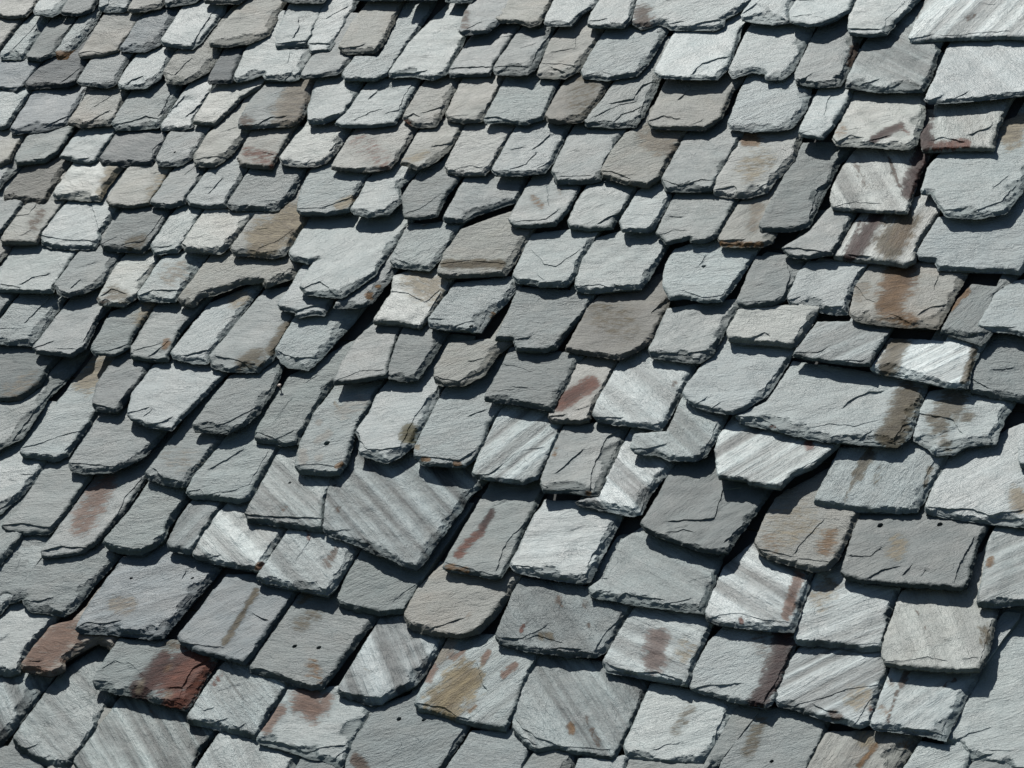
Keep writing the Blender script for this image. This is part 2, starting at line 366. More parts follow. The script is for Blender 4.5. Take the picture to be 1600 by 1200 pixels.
l 610,420 480,420 430,480 365,620 380,650 500,670 600,690 680,690 690,620 765,470 | 370,630 440,610 | 520,665 660,660
g 610,130 570,165 480,270 340,355 380,390 470,400 600,380 650,300 730,160 | 345,355 420,355 560,375
p 1060,80 755,165 650,320 610,400 720,415 850,425 980,445 1030,420 1040,340 1150,185 | 680,390 800,400 | 1020,380 1090,250
l 1500,150 1155,195 1040,380 1050,410 1130,420 1150,460 1300,470 1480,475 1580,485 1620,430 1770,180
w 1080,425 800,440 720,560 690,700 720,730 870,755 1000,765 1150,770 1200,680 1300,500 | 720,550 780,620 830,640 | 1040,710 1120,660 1200,650 | 1130,580 1150,500 | 900,700 1040,760
g 1455,555 1330,545 1260,620 1165,790 1300,830 1370,855 1420,820 1470,700 1520,560 | 1180,790 1300,810 1420,790
l 1600,520 1485,530 1430,640 1360,760 1390,780 1530,790 1600,810 1770,830 1800,520 | 1370,765 1560,770
p 380,650 125,655 50,790 60,830 120,840 250,850 390,860 440,820 515,700 | 80,835 180,825 250,795 280,820 | 400,840 430,780 490,720
s 690,735 525,740 450,840 390,910 440,920 600,945 720,960 800,960 830,900 885,820 | 400,900 520,900 590,870 | 600,940 780,940
S 1190,840 905,820 800,985 830,1000 950,1020 1080,1050 1200,1075 1310,1080 1330,980 1390,870 | 820,985 1000,1020
g 1600,800 1435,800 1360,930 1310,1060 1320,1100 1440,1120 1600,1150 1770,1180 1810,800 | 1320,1030 1420,1090 | 1430,990 1550,980
T 0 560
g -200,100 -210,480 -60,505 0,470 60,435 120,400 250,200 390,60 430,10 | 60,430 130,330 280,150 360,90
l 480,-10 105,480 110,500 235,515 275,525 350,490 400,420 500,280 620,80 | 110,470 230,435 340,390 430,370 | 330,480 440,380
G 610,-20 500,130 480,240 500,265 590,275 620,260 665,200 810,0 | 485,235 580,260
l 910,-20 800,30 690,180 660,290 680,310 780,350 890,365 920,330 1190,60 | 665,280 730,270 780,255 | 740,300 800,262 | 760,340 840,330 900,300
g 1430,-10 1195,90 1080,230 1000,350 1010,370 1180,380 1270,340 1350,270 1420,170 1475,30 | 1050,360 1200,325 1350,245
g 680,240 520,300 355,540 360,570 440,590 580,582 640,555 740,510 870,365 | 360,545 480,548 620,560 | 740,490 830,390
g 920,375 755,595 765,620 880,650 965,660 1000,600 1180,385 | 800,570 850,620 960,645
l 1200,380 1000,620 968,690 985,712 1110,720 1240,742 1310,715 1340,640 1450,465 | 975,690 1040,680 1070,710 1200,690 1290,660 1400,480 | 1080,580 1200,510 1270,470
l -120,470 -120,830 0,795 110,705 175,630 240,540 290,490 | 110,605 200,600
g 255,525 180,650 80,800 5,870 20,895 130,905 250,905 310,840 485,590 | 10,870 120,858 260,875 350,780 460,630
g 500,595 400,750 215,1000 215,1030 300,1025 420,1005 500,960 640,800 770,600 | 220,1000 320,975 460,985 | 590,850 650,720 740,620
g 785,625 690,770 535,955 560,980 640,1000 735,1010 800,970 860,925 870,870 990,700 | 560,970 660,985 720,1000
S 1290,735 1190,750 1100,850 1000,1015 1020,1030 1100,1055 1270,1090 1345,1100 1380,1060 1505,860 | 1060,1035 1150,1025 | 1330,1090 1400,970 1480,880
s 1000,735 920,850 865,965 880,990 990,1008 1060,900 1170,750
T 370 560
g 640,-110 280,80 120,330 88,400 100,425 180,430 225,440 310,430 350,360 440,200 505,120 | 350,130 420,90 | 190,330 290,200 | 95,380 200,415 300,370
l 530,115 400,290 330,430 302,560 320,585 480,597 530,590 575,530 610,400 740,150 | 305,560 420,550 520,565
l 800,95 720,200 690,280 615,380 640,430 632,490 700,510 780,535 850,500 920,440 1070,140 | 620,400 680,470 760,475 850,460 930,300 1000,200
l 1090,140 990,330 930,450 920,505 960,540 1060,550 1180,555 1250,500 1290,430 1310,340 1395,250 | 925,505 1040,515 1160,530 1250,470 | 1200,300 1300,260
s 240,440 100,700 40,800 50,835 150,845 280,870 445,885 460,720 570,550 | 40,808 200,822 450,832
s 620,470 480,640 465,740 448,890 480,912 570,940 650,975 700,1000 860,1070 930,1092 960,1070 1080,900 1230,690 1340,600 | 460,900 590,890 | 600,940 700,965
S 290,850 200,990 100,1135 120,1155 300,1190 470,1225 500,1190 560,1100 655,950 | 490,1190 580,1060 630,980 | 300,1060 400,910
g 1350,600 1200,850 1090,1040 1070,1085 1090,1098 1220,1115 1340,1140 1375,1135 1420,1060 1510,860 1610,670 | 1350,1110 1390,980 1500,850 | 1080,1060 1240,1100 1350,1130
T 740 560
S 160,240 60,420 -10,600 30,618 90,625 260,645 330,615 370,540 470,325 | 0,607 80,600 150,545
w 560,-20 490,100 385,300 400,320 540,330 600,315 625,260 760,0 | 390,300 480,290
S 780,-20 640,230 620,290 640,320 740,335 860,350 970,365 1010,310 1165,30 | 620,300 780,310 | 900,350 980,330 | 980,340 1080,170 1150,60
g 670,330 480,340 400,500 345,650 360,690 490,690 600,705 650,700 800,370 | 600,690 620,560 690,410 760,370 | 420,600 570,470 | 360,680 560,680
l 1095,180 1010,380 840,390 815,465 850,490 950,495 1010,520 1150,525 1210,500 1250,430 1325,290 | 830,470 920,465 1010,440 | 1170,515 1230,420 1270,330
S 800,400 700,600 640,710 530,740 545,755 680,780 810,810 870,800 920,690 1060,525 | 860,800 900,690 1040,560 | 600,760 760,780
G 1255,460 1060,530 940,740 868,860 890,890 1000,940 1100,970 1220,1008 1320,1005 1400,880 1480,780 1550,680 | 1010,845 1140,840 1250,825 1300,680 1400,670 | 1000,910 1090,890 1150,905 | 1300,960 1400,860
S 550,740 375,735 310,830 190,1070 210,1100 360,1130 560,1160 600,1150 760,840 | 200,1075 280,1080 370,1130 540,1140 | 590,1090 620,1020 720,890 | 680,880 740,885
l 1240,-30 1110,140 1090,180 1120,225 1160,245 1230,265 1345,278 1410,255 1530,180 1645,0 | 1150,240 1210,200 | 1230,260 1290,220 | 1500,190 1530,120 1580,60
T 1120 560
S 70,315 10,400 -10,470 5,615 140,625 170,650 330,670 400,600 500,560 630,450 | 340,660 400,590 590,490
l 1010,90 400,10 260,220 90,295 120,325 260,350 400,390 540,415 760,435 940,450 1000,400 1095,140 | 100,300 240,305 310,350 | 480,360 580,335 720,350 840,320 | 730,420 810,370 | 920,420 970,340 1020,320 | 650,260 690,215 790,170 870,165
l 1380,120 1105,170 1050,290 1020,420 1100,460 1120,490 1230,490 1300,450 1450,430 1500,300 1550,230 | 1050,280 1130,300 1220,310 1280,390 | 1110,480 1280,450 | 1480,400 1520,280
l 950,450 640,460 570,610 500,740 540,755 640,770 700,785 980,790 1040,785 1195,520 | 1070,720 1080,620 1130,530
l 1600,330 1220,500 1120,680 1080,790 1130,805 1290,828 1440,850 1600,862 1790,880 1820,250 | 1090,775 1330,785 1450,820 1600,830 | 1400,830 1480,800 1600,790
l 1650,350 1572,430 1575,550 1700,580 1750,350
w 600,560 310,720 260,800 195,960 220,1010 270,1035 400,1070 500,1100 580,1090 640,1020 740,800 | 400,1020 440,960 560,830 | 210,990 400,1030 | 420,1040 600,1060
G 1130,730 745,770 716,883 683,1000 645,1108 667,1133 783,1158 933,1175 1100,1183 1267,1196 1308,1175 1358,967 1420,860 | 690,1025 800,1030 860,975 | 780,1140 860,1100 960,1080 | 960,1130 1020,1075 | 1060,1130 1090,1095 | 1230,1170 1270,1060 1340,930
T 0 840
g -150,-30 -170,140 0,128 125,-20
g 140,-20 -40,170 -80,300 0,322 50,330 115,310 120,340 150,375 240,385 330,402 390,365 470,260 650,60 | 110,322 200,330 280,310 | 150,372 350,388 | 400,350 480,240 600,90 | 80,180 110,100 200,40
l -100,290 -90,395 0,390 42,335
l 50,335 -40,470 -120,690 0,700 50,706 100,690 110,650 200,510 280,430 | 190,530 250,450 | 0,695 60,690
r 450,350 380,430 265,455 105,660 110,680 170,690 255,712 330,680 335,630 440,568 510,530 580,572 640,500 | 150,640 220,640 | 120,680 250,700 | 510,515 590,550
b 880,10 640,100 440,370 392,468 410,486 600,492 800,516 850,510 900,440 1170,130 | 400,468 450,435 540,445 640,430 | 600,470 680,485 800,500 | 945,220 970,165
b 1350,190 1185,190 1000,420 920,512 935,542 1030,592 1150,620 1275,650 1310,610 1420,450 1550,275 | 930,540 1060,560 1170,570 | 1290,620 1410,470 1520,290 | 1310,390 1400,430
g 930,530 625,520 560,610 485,740 490,772 570,792 690,818 970,892 1010,830 1060,740 1140,615 | 520,690 600,640 640,650 | 490,742 560,745 | 660,640 750,720 | 870,780 950,780 1000,680 1100,620 | 930,840 950,790
S 1175,635 1080,760 970,930 975,952 1100,975 1210,1005 1330,1035 1350,1000 1400,900 1515,750 | 980,945 1090,960 1190,940 | 1200,960 1240,990 1280,965 | 1350,1000 1400,900 1490,780 | 1020,860 1060,900 1120,880
s -60,710 -150,1080 0,1068 30,1040 130,910 255,740 | 20,1040 120,910 200,800
s 490,570 330,690 250,780 120,960 60,1050 100,1095 200,1155 300,1190 360,1185 450,1050 620,810 | 60,1050 130,1100 200,1075 | 200,1150 270,1130 | 370,1170 450,1050 590,860
s 640,810 380,1160 420,1230 800,1290 1000,1210 1040,1100 1140,990 | 1000,1190 1050,1080 1110,1020
l 1150,1005 1020,1200 1000,1280 1400,1330 1500,1250 1580,1140
g 40,1080 -120,1100 -140,1330 200,1330 240,1180
w 260,1170 200,1330 500,1330 450,1190
T 370 840
g 345,270 200,480 62,665 68,692 200,720 300,760 390,782 450,770 500,710 640,520 750,390 | 70,680 130,678 260,730 400,770 | 470,740 600,580 720,420 | 290,380 360,310
l 530,770 270,790 190,920 103,1040 110,1062 250,1098 350,1132 440,1150 540,1188 580,1150 600,1070 640,1010 720,860 | 110,1045 230,1060 350,1110 450,1090 570,1080 | 480,1160 580,1090
g 670,30 560,220 520,315 530,340 650,370 740,388 870,375 960,230 | 800,340 870,280 940,240 | 530,325 700,370
w 1380,150 1080,125 940,260 868,405 890,455 970,485 1100,500 1180,505 1260,480 1340,400 1460,230 | 980,478 1100,440 1190,410 | 1200,500 1300,430 1380,360
s 770,380 640,590 522,795 540,812 690,858 750,850 800,820 940,750 1000,660 1090,510 | 525,800 640,820 760,830 | 930,740 1030,590 1070,540
l 1340,500 1115,500 1000,710 922,862 940,888 1080,912 1150,945 1260,975 1400,995 1432,930 1500,750 1565,615 | 930,862 1080,880 1150,930 1220,940 | 1250,650 1280,760 1310,800 | 1200,960 1390,985
g 900,810 745,865 600,1070 570,1170 560,1270 1000,1290 1100,1150 1215,970 | 1060,1200 1130,1060 1180,990
l 1420,990 1225,1000 1090,1200 1060,1290 1450,1310 1540,1100
g 340,1135 270,1290 540,1310 590,1190
T 740 840
g 590,250 245,195 110,510 130,542 270,577 390,592 500,606 630,610 690,575 760,450 845,340 | 120,515 250,522 320,490 380,450 | 260,530 330,500 400,530 470,545 | 400,570 560,580 | 620,595 680,500 800,380
S 1215,390 855,340 760,480 668,650 690,688 840,712 930,732 1110,762 1150,650 1235,460 | 690,645 740,675 850,700 950,700 1090,745
s 670,640 345,590 260,760 205,900 205,990 250,1060 330,1108 410,1085 560,1120 720,1140 770,1080 925,730 | 210,930 250,990 330,1040 440,1080 | 230,1020 330,1080 | 440,1085 600,1095 720,1100
l 1150,790 925,750 850,930 780,1080 790,1130 900,1160 1060,1175 1160,1185 1240,1130 1300,1020 1400,865 | 1250,1100 1260,1000 1290,950 1325,870 | 930,1110 1000,1080 1080,1065 | 800,1125 1000,1160 1170,1160 1240,1090
s 880,-60 770,10 680,200 600,260 605,300 740,320 830,340 960,355 1100,375 1195,390 1230,300 1300,90 | 610,290 720,275 | 640,215 700,210 | 740,320 790,285 850,300 1000,325 | 960,350 1060,330 1140,315
g 320,1105 250,1200 230,1290 480,1310 540,1135
l 800,1130 550,1145 500,1290 760,1310 810,1160
g 1200,1180 815,1150 760,1290 1180,1310 1270,1180
T 1120 840
S 400,465 35,465 -40,540 -150,760 -130,790 -10,820 140,860 260,882 300,830 350,700 410,560 | -130,785 -30,765 130,762 | 240,860 320,720 390,570
S 200,10 40,150 -20,270 -62,385 -50,425 0,445 130,460 280,475 395,482 420,420 500,175 | -50,420 30,400 110,392 250,430 390,440 | 395,440 440,310 480,200
S 640,120 515,180 430,390 402,500 410,540 530,548 650,558 760,578 862,576 885,480 895,400 945,280 | 410,532 550,535 700,555 850,550 | 870,550 890,440 | 540,195 600,240
S 900,575 445,550 380,640 300,820 312,865 440,893 560,940 650,955 740,982 795,960 840,820 890,690 910,575 | 310,850 400,870 500,845 680,790 870,760 | 500,860 570,900 640,910 | 720,970 790,860 860,770
p 1385,70 965,275 880,500 858,610 875,650 950,672 1100,682 1250,692 1370,688 1410,610 1440,480 1470,330 | 870,645 990,640 1100,622 1210,640 | 1270,632 1370,622 | 1370,640 1395,560 1430,420
l 1340,680 910,675 860,800 800,970 820,990 940,1003 1080,1022 1190,1050 1250,930 1380,680 | 820,988 1000,990 1100,1000 1190,1022
l 1480,290 1445,420 1400,650 1300,840 1180,1060 1250,1090 1330,1150 1500,1200 1780,1260 1830,370 | 1200,1075 1310,1020 1430,985 | 1410,1110 1560,1110 | 1330,1145 1440,1120
s 1410,20 1380,220 1352,340 1450,347 1600,328 1790,312 1820,20
g 330,880 135,895 20,1180 -20,1290 440,1310 500,1150 580,970
w 830,1000 575,1005 470,1200 440,1290 900,1310 960,1180 1060,1040
l 1240,1080 1065,1055 970,1200 960,1290 1300,1310 1330,1120
g 1340,1150 1250,1330 1800,1400 1850,1190
"""
# blotches, streaks and rust that stay put: tile x y | x1 y1 x2 y2 half-width colour strength
STAINS = """
T 0 0
300 290 385 288 22 o 1;590 900 560 1000 42 t .8;850 930 790 1030 36 t .5;1330 560 1300 600 10 p .2
T 370 0
340 450 270 600 70 T .8;40 635 60 640 32 n .6;60 800 180 835 34 r .55;760 840 640 740 60 r .35;870 650 880 660 26 r .9;530 1070 600 1040 24 t .9;1195 70 1185 130 22 n .5;840 860 980 800 30 t .4
T 740 0
880 70 880 110 45 n .8;920 720 1030 760 60 T .7;310 1030 350 1070 18 o .5;450 980 450 1000 12 o .5;580 450 560 520 85 k .4
T 1120 0
150 735 200 730 26 o .8;160 900 240 830 60 t .5;820 720 960 655 18 m 1;640 660 650 690 30 o .4;1075 680 1095 740 42 m 1;1110 610 1100 650 22 m .7;1130 762 1300 750 22 r .9;1080 800 1000 990 36 m 1;1090 640 1060 760 22 m .9;895 820 950 970 8 n .8;720 850 775 970 14 n .5;1550 640 1530 700 60 t .9;1055 20 1025 85 20 n .8;1310 95 1340 80 14 n .7;700 330 725 250 22 n .8;960 660 1000 700 10 r .5
T 0 280
1500 760 1410 890 22 k .9;1330 930 1270 955 45 k .7;870 850 860 870 16 o .9;170 250 210 170 28 n .5;690 335 730 325 35 k .6;580 590 640 610 36 k .6;740 730 780 690 48 t .6;1260 610 1230 640 36 t .7;560 620 520 640 20 n .6;1500 220 1370 330 80 t .9;1000 600 930 560 30 T .3;880 500 950 470 50 T .5
T 370 280
1080 445 1380 440 20 k 1;690 600 690 612 18 o .8;735 560 740 562 9 o .9;940 520 1000 560 75 t .7;970 220 980 225 22 o .4;240 250 150 330 70 t .9;1330 710 1340 700 12 o .6
T 740 280
1290 335 1500 340 14 o .8;1480 150 1450 240 35 T .6;680 700 760 740 110 k .35
T 1120 280
835 190 700 395 36 m 1;970 220 900 340 66 k 1;975 250 950 310 36 h .8;745 220 690 370 10 m .8;960 490 900 640 70 h 1;870 680 1000 735 40 h .7;1000 470 1010 520 34 m .35;1310 580 1220 680 12 o .8;950 855 880 980 46 k 1;1340 890 1290 1060 18 k .9;760 560 740 600 40 T .5
T 0 560
530 40 450 110 58 t .85;540 650 430 860 58 q .7;1350 1075 1340 1090 12 o 1;1080 560 900 520 70 T .3;60 200 150 120 60 T .4
T 370 560
1330 800 1270 900 16 m 1;1270 900 1150 1020 20 r .8;1100 1085 1200 1105 14 o .7;340 500 345 530 24 p .9;430 510 430 515 20 p .7;480 390 420 430 18 p .8;650 230 560 270 44 p .6;425 335 430 335 14 p .8;520 565 545 550 12 o .9;970 525 1000 528 10 o 1;1140 548 1160 548 12 o 1;940 465 942 467 12 t .9;900 380 890 410 34 l 1;240 780 245 775 14 n .7;525 785 525 790 12 n .6;510 1000 470 1070 22 n .6;378 910 372 940 9 r .8;120 1090 130 1070 12 r .8;510 230 535 260 8 t .7
T 740 560
620 130 450 230 32 r 1;560 160 480 210 16 m .9;430 470 420 500 12 o .6;600 700 590 695 14 o .7;1050 120 1040 160 12 n .5
T 1120 560
1005 190 900 410 58 k 1;1240 230 1150 330 62 k .75;1310 300 1300 310 28 k .7;800 490 730 610 28 k .8;715 630 665 740 9 k .6;850 570 830 650 22 k .45;1115 570 1085 660 14 k .7;1570 720 1590 760 46 t .9;260 930 300 980 30 o .5;590 920 560 980 44 o .6;420 850 350 900 110 t .4;480 440 485 450 22 r 1;940 970 930 1010 46 t .6;280 358 300 358 10 r .6;1130 340 1200 460 36 k .5
T 0 840
350 490 200 630 80 q .75;1340 270 1170 550 14 k .9;1030 640 900 740 85 r 1;860 650 740 790 50 m 1;900 850 960 830 48 r 1;1060 680 990 810 36 r 1;960 620 840 690 24 m .9;740 750 720 800 12 t 1;880 670 870 690 10 o 1;870 820 880 810 16 t .8;1120 760 1150 715 12 r .7;880 560 930 560 26 k .6;600 350 660 345 46 T .6;780 905 785 912 9 o .6
T 370 840
390 680 400 690 36 o .55;330 450 410 410 36 k .5;430 740 430 750 16 o .5;370 310 330 330 26 k .5;400 900 350 840 56 q 1;230 900 150 1000 24 q .8;470 850 450 880 36 q .7;1190 740 1090 850 80 Y 1;1110 570 1060 620 36 T .8;1030 670 1000 740 20 q .7;1450 665 1390 715 16 q 1;1310 600 1280 650 14 q 1;1170 600 1120 620 22 q .8;1240 880 1210 900 14 o .6;620 1150 660 1200 26 n .9;675 685 690 690 10 t .6;1220 390 1200 420 10 o .3
T 740 840
270 440 245 490 10 r .8;440 320 450 350 18 n .6;600 450 600 460 8 n .7;350 510 400 520 20 k .8;580 380 590 330 20 n .35;955 530 935 640 50 Q .95;1110 580 1100 600 56 t .45;510 970 510 1010 15 o .9;590 940 650 1080 12 n .6;1130 880 1060 1000 30 k .45;1020 780 1020 800 5 p .6
T 1120 840
350 520 310 690 48 m 1;300 720 220 850 46 m 1;270 640 250 740 26 m .6;210 500 250 640 40 n .35;375 505 370 510 14 r 1;425 200 365 400 24 q 1;410 230 370 380 12 m .6;125 420 130 440 10 r 1;540 330 570 260 60 t .5;570 210 620 250 12 k .7;720 835 760 820 50 t .6;630 930 600 920 24 n .7;805 890 800 900 10 r .7;1400 480 1390 540 30 k .7;1040 370 1090 480 8 n .6;1000 690 960 770 18 n .8;940 800 890 960 9 n .8;1235 740 1185 775 9 n .8;850 880 870 900 26 o .4;830 1080 740 1190 12 o 1;760 1030 780 1060 36 t .7;960 1070 1000 1080 30 o .4;1430 115 1420 140 16 o .8;230 960 160 1130 34 k .6;900 740 910 760 20 o .4
"""
STAIN_COL = dict(m=(.038, .015, .014), r=(.125, .042, .026), o=(.165, .090, .036), k=(.098, .080, .050), t=(.24, .205, .145),
                 T=(.21, .185, .15), n=(.085, .055, .04), h=(.135, .078, .036), p=(.30, .30, .28), l=(.085, .073, .028), q=(.165, .098, .072),
                 Y=(.21, .162, .085), Q=(.135, .10, .09))
# nail holes: x y radius
HOLES = """
T 740 280
1198 450 13
T 370 560
468 440 15;275 645 8;510 657 8
T 0 840
683 210 9;1002 208 9
T 370 840
300 562 11;427 572 12;843 940 12;972 944 10
T 1120 560
850 868 15;1162 862 14
T 1120 840
285 1165 10
T 0 0
910 795 7
T 370 280
1220 765 11
"""
# direction of the streaks in the photograph, degrees, and how strong: x y angle strength
GRAIN = """
T 1120 0
1300 100 48 .5;900 300 -30 .35;1350 330 -40 .12;830 950 -60 .35;1300 620 -78 .2
T 1120 280
640 840 28 .35;1100 930 30 .55;780 330 62 .35
T 740 560
200 480 42 .5;850 180 -42 .28;850 600 -45 .55;1130 370 -45 .3;1000 1000 -32 .22;450 950 5 .14
T 1120 560
250 500 38 .6;800 600 60 .12
T 370 560
800 800 -50 .60;300 740 -45 .5;330 1000 -50 .42
T 0 560
1200 900 -48 .42;1000 850 50 .3
T 0 840
800 300 18 .22;100 900 -65 .6;300 900 -50 .35;700 1000 -60 .6;1280 850 -55 .6;1250 1120 -65 .25
T 370 840
800 650 -68 .58;1450 800 40 .25
T 740 840
450 850 -58 .58;950 550 -25 .4;450 450 -62 .25
T 1120 840
200 300 -35 .55;650 400 22 .35;600 700 30 .5;1200 430 -70 .18;1100 850 40 .22;1500 200 28 .3;700 1080 60 .3
"""
# slates that ride higher on a thick bed and throw a wider shadow: x y millimetres
LIFTS = """
T 0 560
850 200 13
T 370 280
550 400 12
T 740 560
1100 800 11
T 1120 560
300 500 8;500 200 6
T 370 560
800 800 8
T 1120 0
500 950 6;1300 950 5
T 0 0
1300 120 8
T 370 0
100 560 5;700 150 4
T 0 280
450 450 5;380 800 6
T 0 840
800 300 7
T 1120 840
1000 450 5;1500 200 8
"""

# the slates that look different from the rest: x y | label
LABELS = """
T 1120 280
900 350 pale slate streaked maroon and brown
950 600 slate with a broad brown rust stain
T 0 840
950 720 slate with a rust red right half
280 560 torn slate with a pinkish face
T 740 560
540 180 small slate with a red rust smear
850 600 bright slate with diagonal stripes
T 370 560
900 800 large pointed slate with diagonal stripes
460 350 slate with one round nail hole
1300 900 slate with a thin red rust streak
T 370 840
1150 780 slate with a flaking tan patch
350 600 grey slate with a pair of nail holes
T 1120 560
600 200 widest slate with an olive stain on its right end
T 1120 840
150 650 pale slate with a maroon right edge
T 370 280
550 400 large grey slate with a notched left edge
1250 430 slate with a dark brown band along its foot
T 0 0
330 270 narrow slate with an orange tip
"""
# ------------------------------------------------------------------ read the survey of the slates
def survey(text):
    o = (0, 0)
    for L in text.strip().splitlines():
        if L.startswith('T'):
            o = tuple(float(x) for x in L.split()[1:]); continue
        yield np.array(o), L
def P2(tokens, o): return np.array([[float(x) for x in q.split(',')] for q in tokens])*.3 + o

TILT = 0.100                                   # each slate leans this much against the roof, bedded on the one below
def inside(poly, p):
    x, y = p[:, 0], p[:, 1]; r = np.zeros(len(p), bool); n = len(poly)
    for i in range(n):
        a, b = poly[i], poly[i-1]
        c = ((a[1] > y) != (b[1] > y)) & (x < (b[0]-a[0])*(y-a[1])/(b[1]-a[1]+1e-12)+a[0])
        r ^= c
    return r
def seg_dist(P, A, B):
    """distance and parameter of every point to every segment"""
    d = B-A; L = (d**2).sum(1)+1e-12
    t = np.clip(((P[:, None]-A)*d).sum(2)/L, 0, 1)
    q = A+t[..., None]*d
    return np.sqrt(((P[:, None]-q)**2).sum(2)), t
def resample(c, step):
    L = np.r_[0, np.cumsum(np.hypot(*np.diff(c, axis=0).T))]
    n = max(2, int(round(L[-1]/step))+1); s = np.linspace(0, L[-1], n)
    return np.stack([np.interp(s, L, c[:, 0]), np.interp(s, L, c[:, 1])], 1), s

slates = []
for o, L in survey(SURVEY):
    parts = L.split('|'); tk = parts[0].split()
    chain = P2(tk[1:], o)
    if tk[0] == 'l' and chain[:, 0].mean() > 980: tk[0] = 'L'  # right-hand slates take a paler base, sun sheen painted into the colour
    steps = [P2(q.split(), o) for q in parts[1:]]
    n = len(chain); low = chain[:, 1] > np.median(chain[:, 1])
    uv = unproj(chain); k = np.argsort(uv[:, 1])[:max(2, n//2)]
    vb = uv[k, 1].mean()
    slates.append(dict(code=tk[0], px=chain, steps=steps, vb=vb, stains=[], holes=[], grain=None, lift=0.0))

def slate_at(p):
    best = None
    for s in slates:
        if inside(s['px'], p[None])[0] and (best is None or s['vb'] > best['vb']): best = s
    if best is None:
        best = min(slates, key=lambda s: seg_dist(p[None], s['px'][:-1], s['px'][1:])[0].min())
    return best
for key, text in (('stains', STAINS), ('holes', HOLES), ('grain', GRAIN), ('lift', LIFTS)):
    for o, L in survey(text):
        for it in L.split(';'):
            f = it.split()
            if key == 'stains':
                a = np.array([float(f[0]), float(f[1])])*.3+o; b = np.array([float(f[2]), float(f[3])])*.3+o
                slate_at((a+b)/2)['stains'].append((a, b, float(f[4])*.3, STAIN_COL[f[5]], float(f[6])))
            else:
                p = np.array([float(f[0]), float(f[1])])*.3+o
                s = slate_at(p)
                if key == 'holes': s['holes'].append((p, float(f[2])*.3))
                elif key == 'grain': s['grain'] = (float(f[2]), float(f[3]))
                else: s['lift'] = float(f[2])*.0009

for o, L in survey(LABELS):
    f = L.split(' ', 2)
    slate_at(np.array([float(f[0]), float(f[1])])*.3+o)['label'] = f[2]

BASE = dict(l=(.205, .244, .248), g=(.146, .174, .176), G=(.108, .130, .132), d=(.076, .092, .099), b=(.122, .153, .170),
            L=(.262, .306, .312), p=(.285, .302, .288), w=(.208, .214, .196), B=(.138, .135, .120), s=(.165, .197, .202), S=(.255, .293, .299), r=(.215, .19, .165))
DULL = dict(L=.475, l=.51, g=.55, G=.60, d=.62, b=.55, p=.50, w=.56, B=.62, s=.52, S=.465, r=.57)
WARM = dict(L=.10, l=.10, g=.14, G=.10, d=.05, b=.10, p=.28, w=.50, B=.40, s=.10, S=.10, r=.7)

# ------------------------------------------------------------------ one slate
DIRLOW = unproj([[800, 600], [806, 616]]); DIRLOW = DIRLOW[1]-DIRLOW[0]; DIRLOW /= np.hypot(*DIRLOW)
PXM = UNIT/FOCAL_PX                            # metres per photo pixel across the line of sight
def mesh_from(name, verts, faces, mat, smooth=True, angle=32):
    me = bpy.data.meshes.new(name); me.from_pydata(verts, [], faces); me.update()
    me.materials.append(mat)
    if smooth:
        me.polygons.foreach_set('use_smooth', np.ones(len(me.polygons), bool))
        me.set_sharp_from_angle(angle=math.radians(angle))
    return me

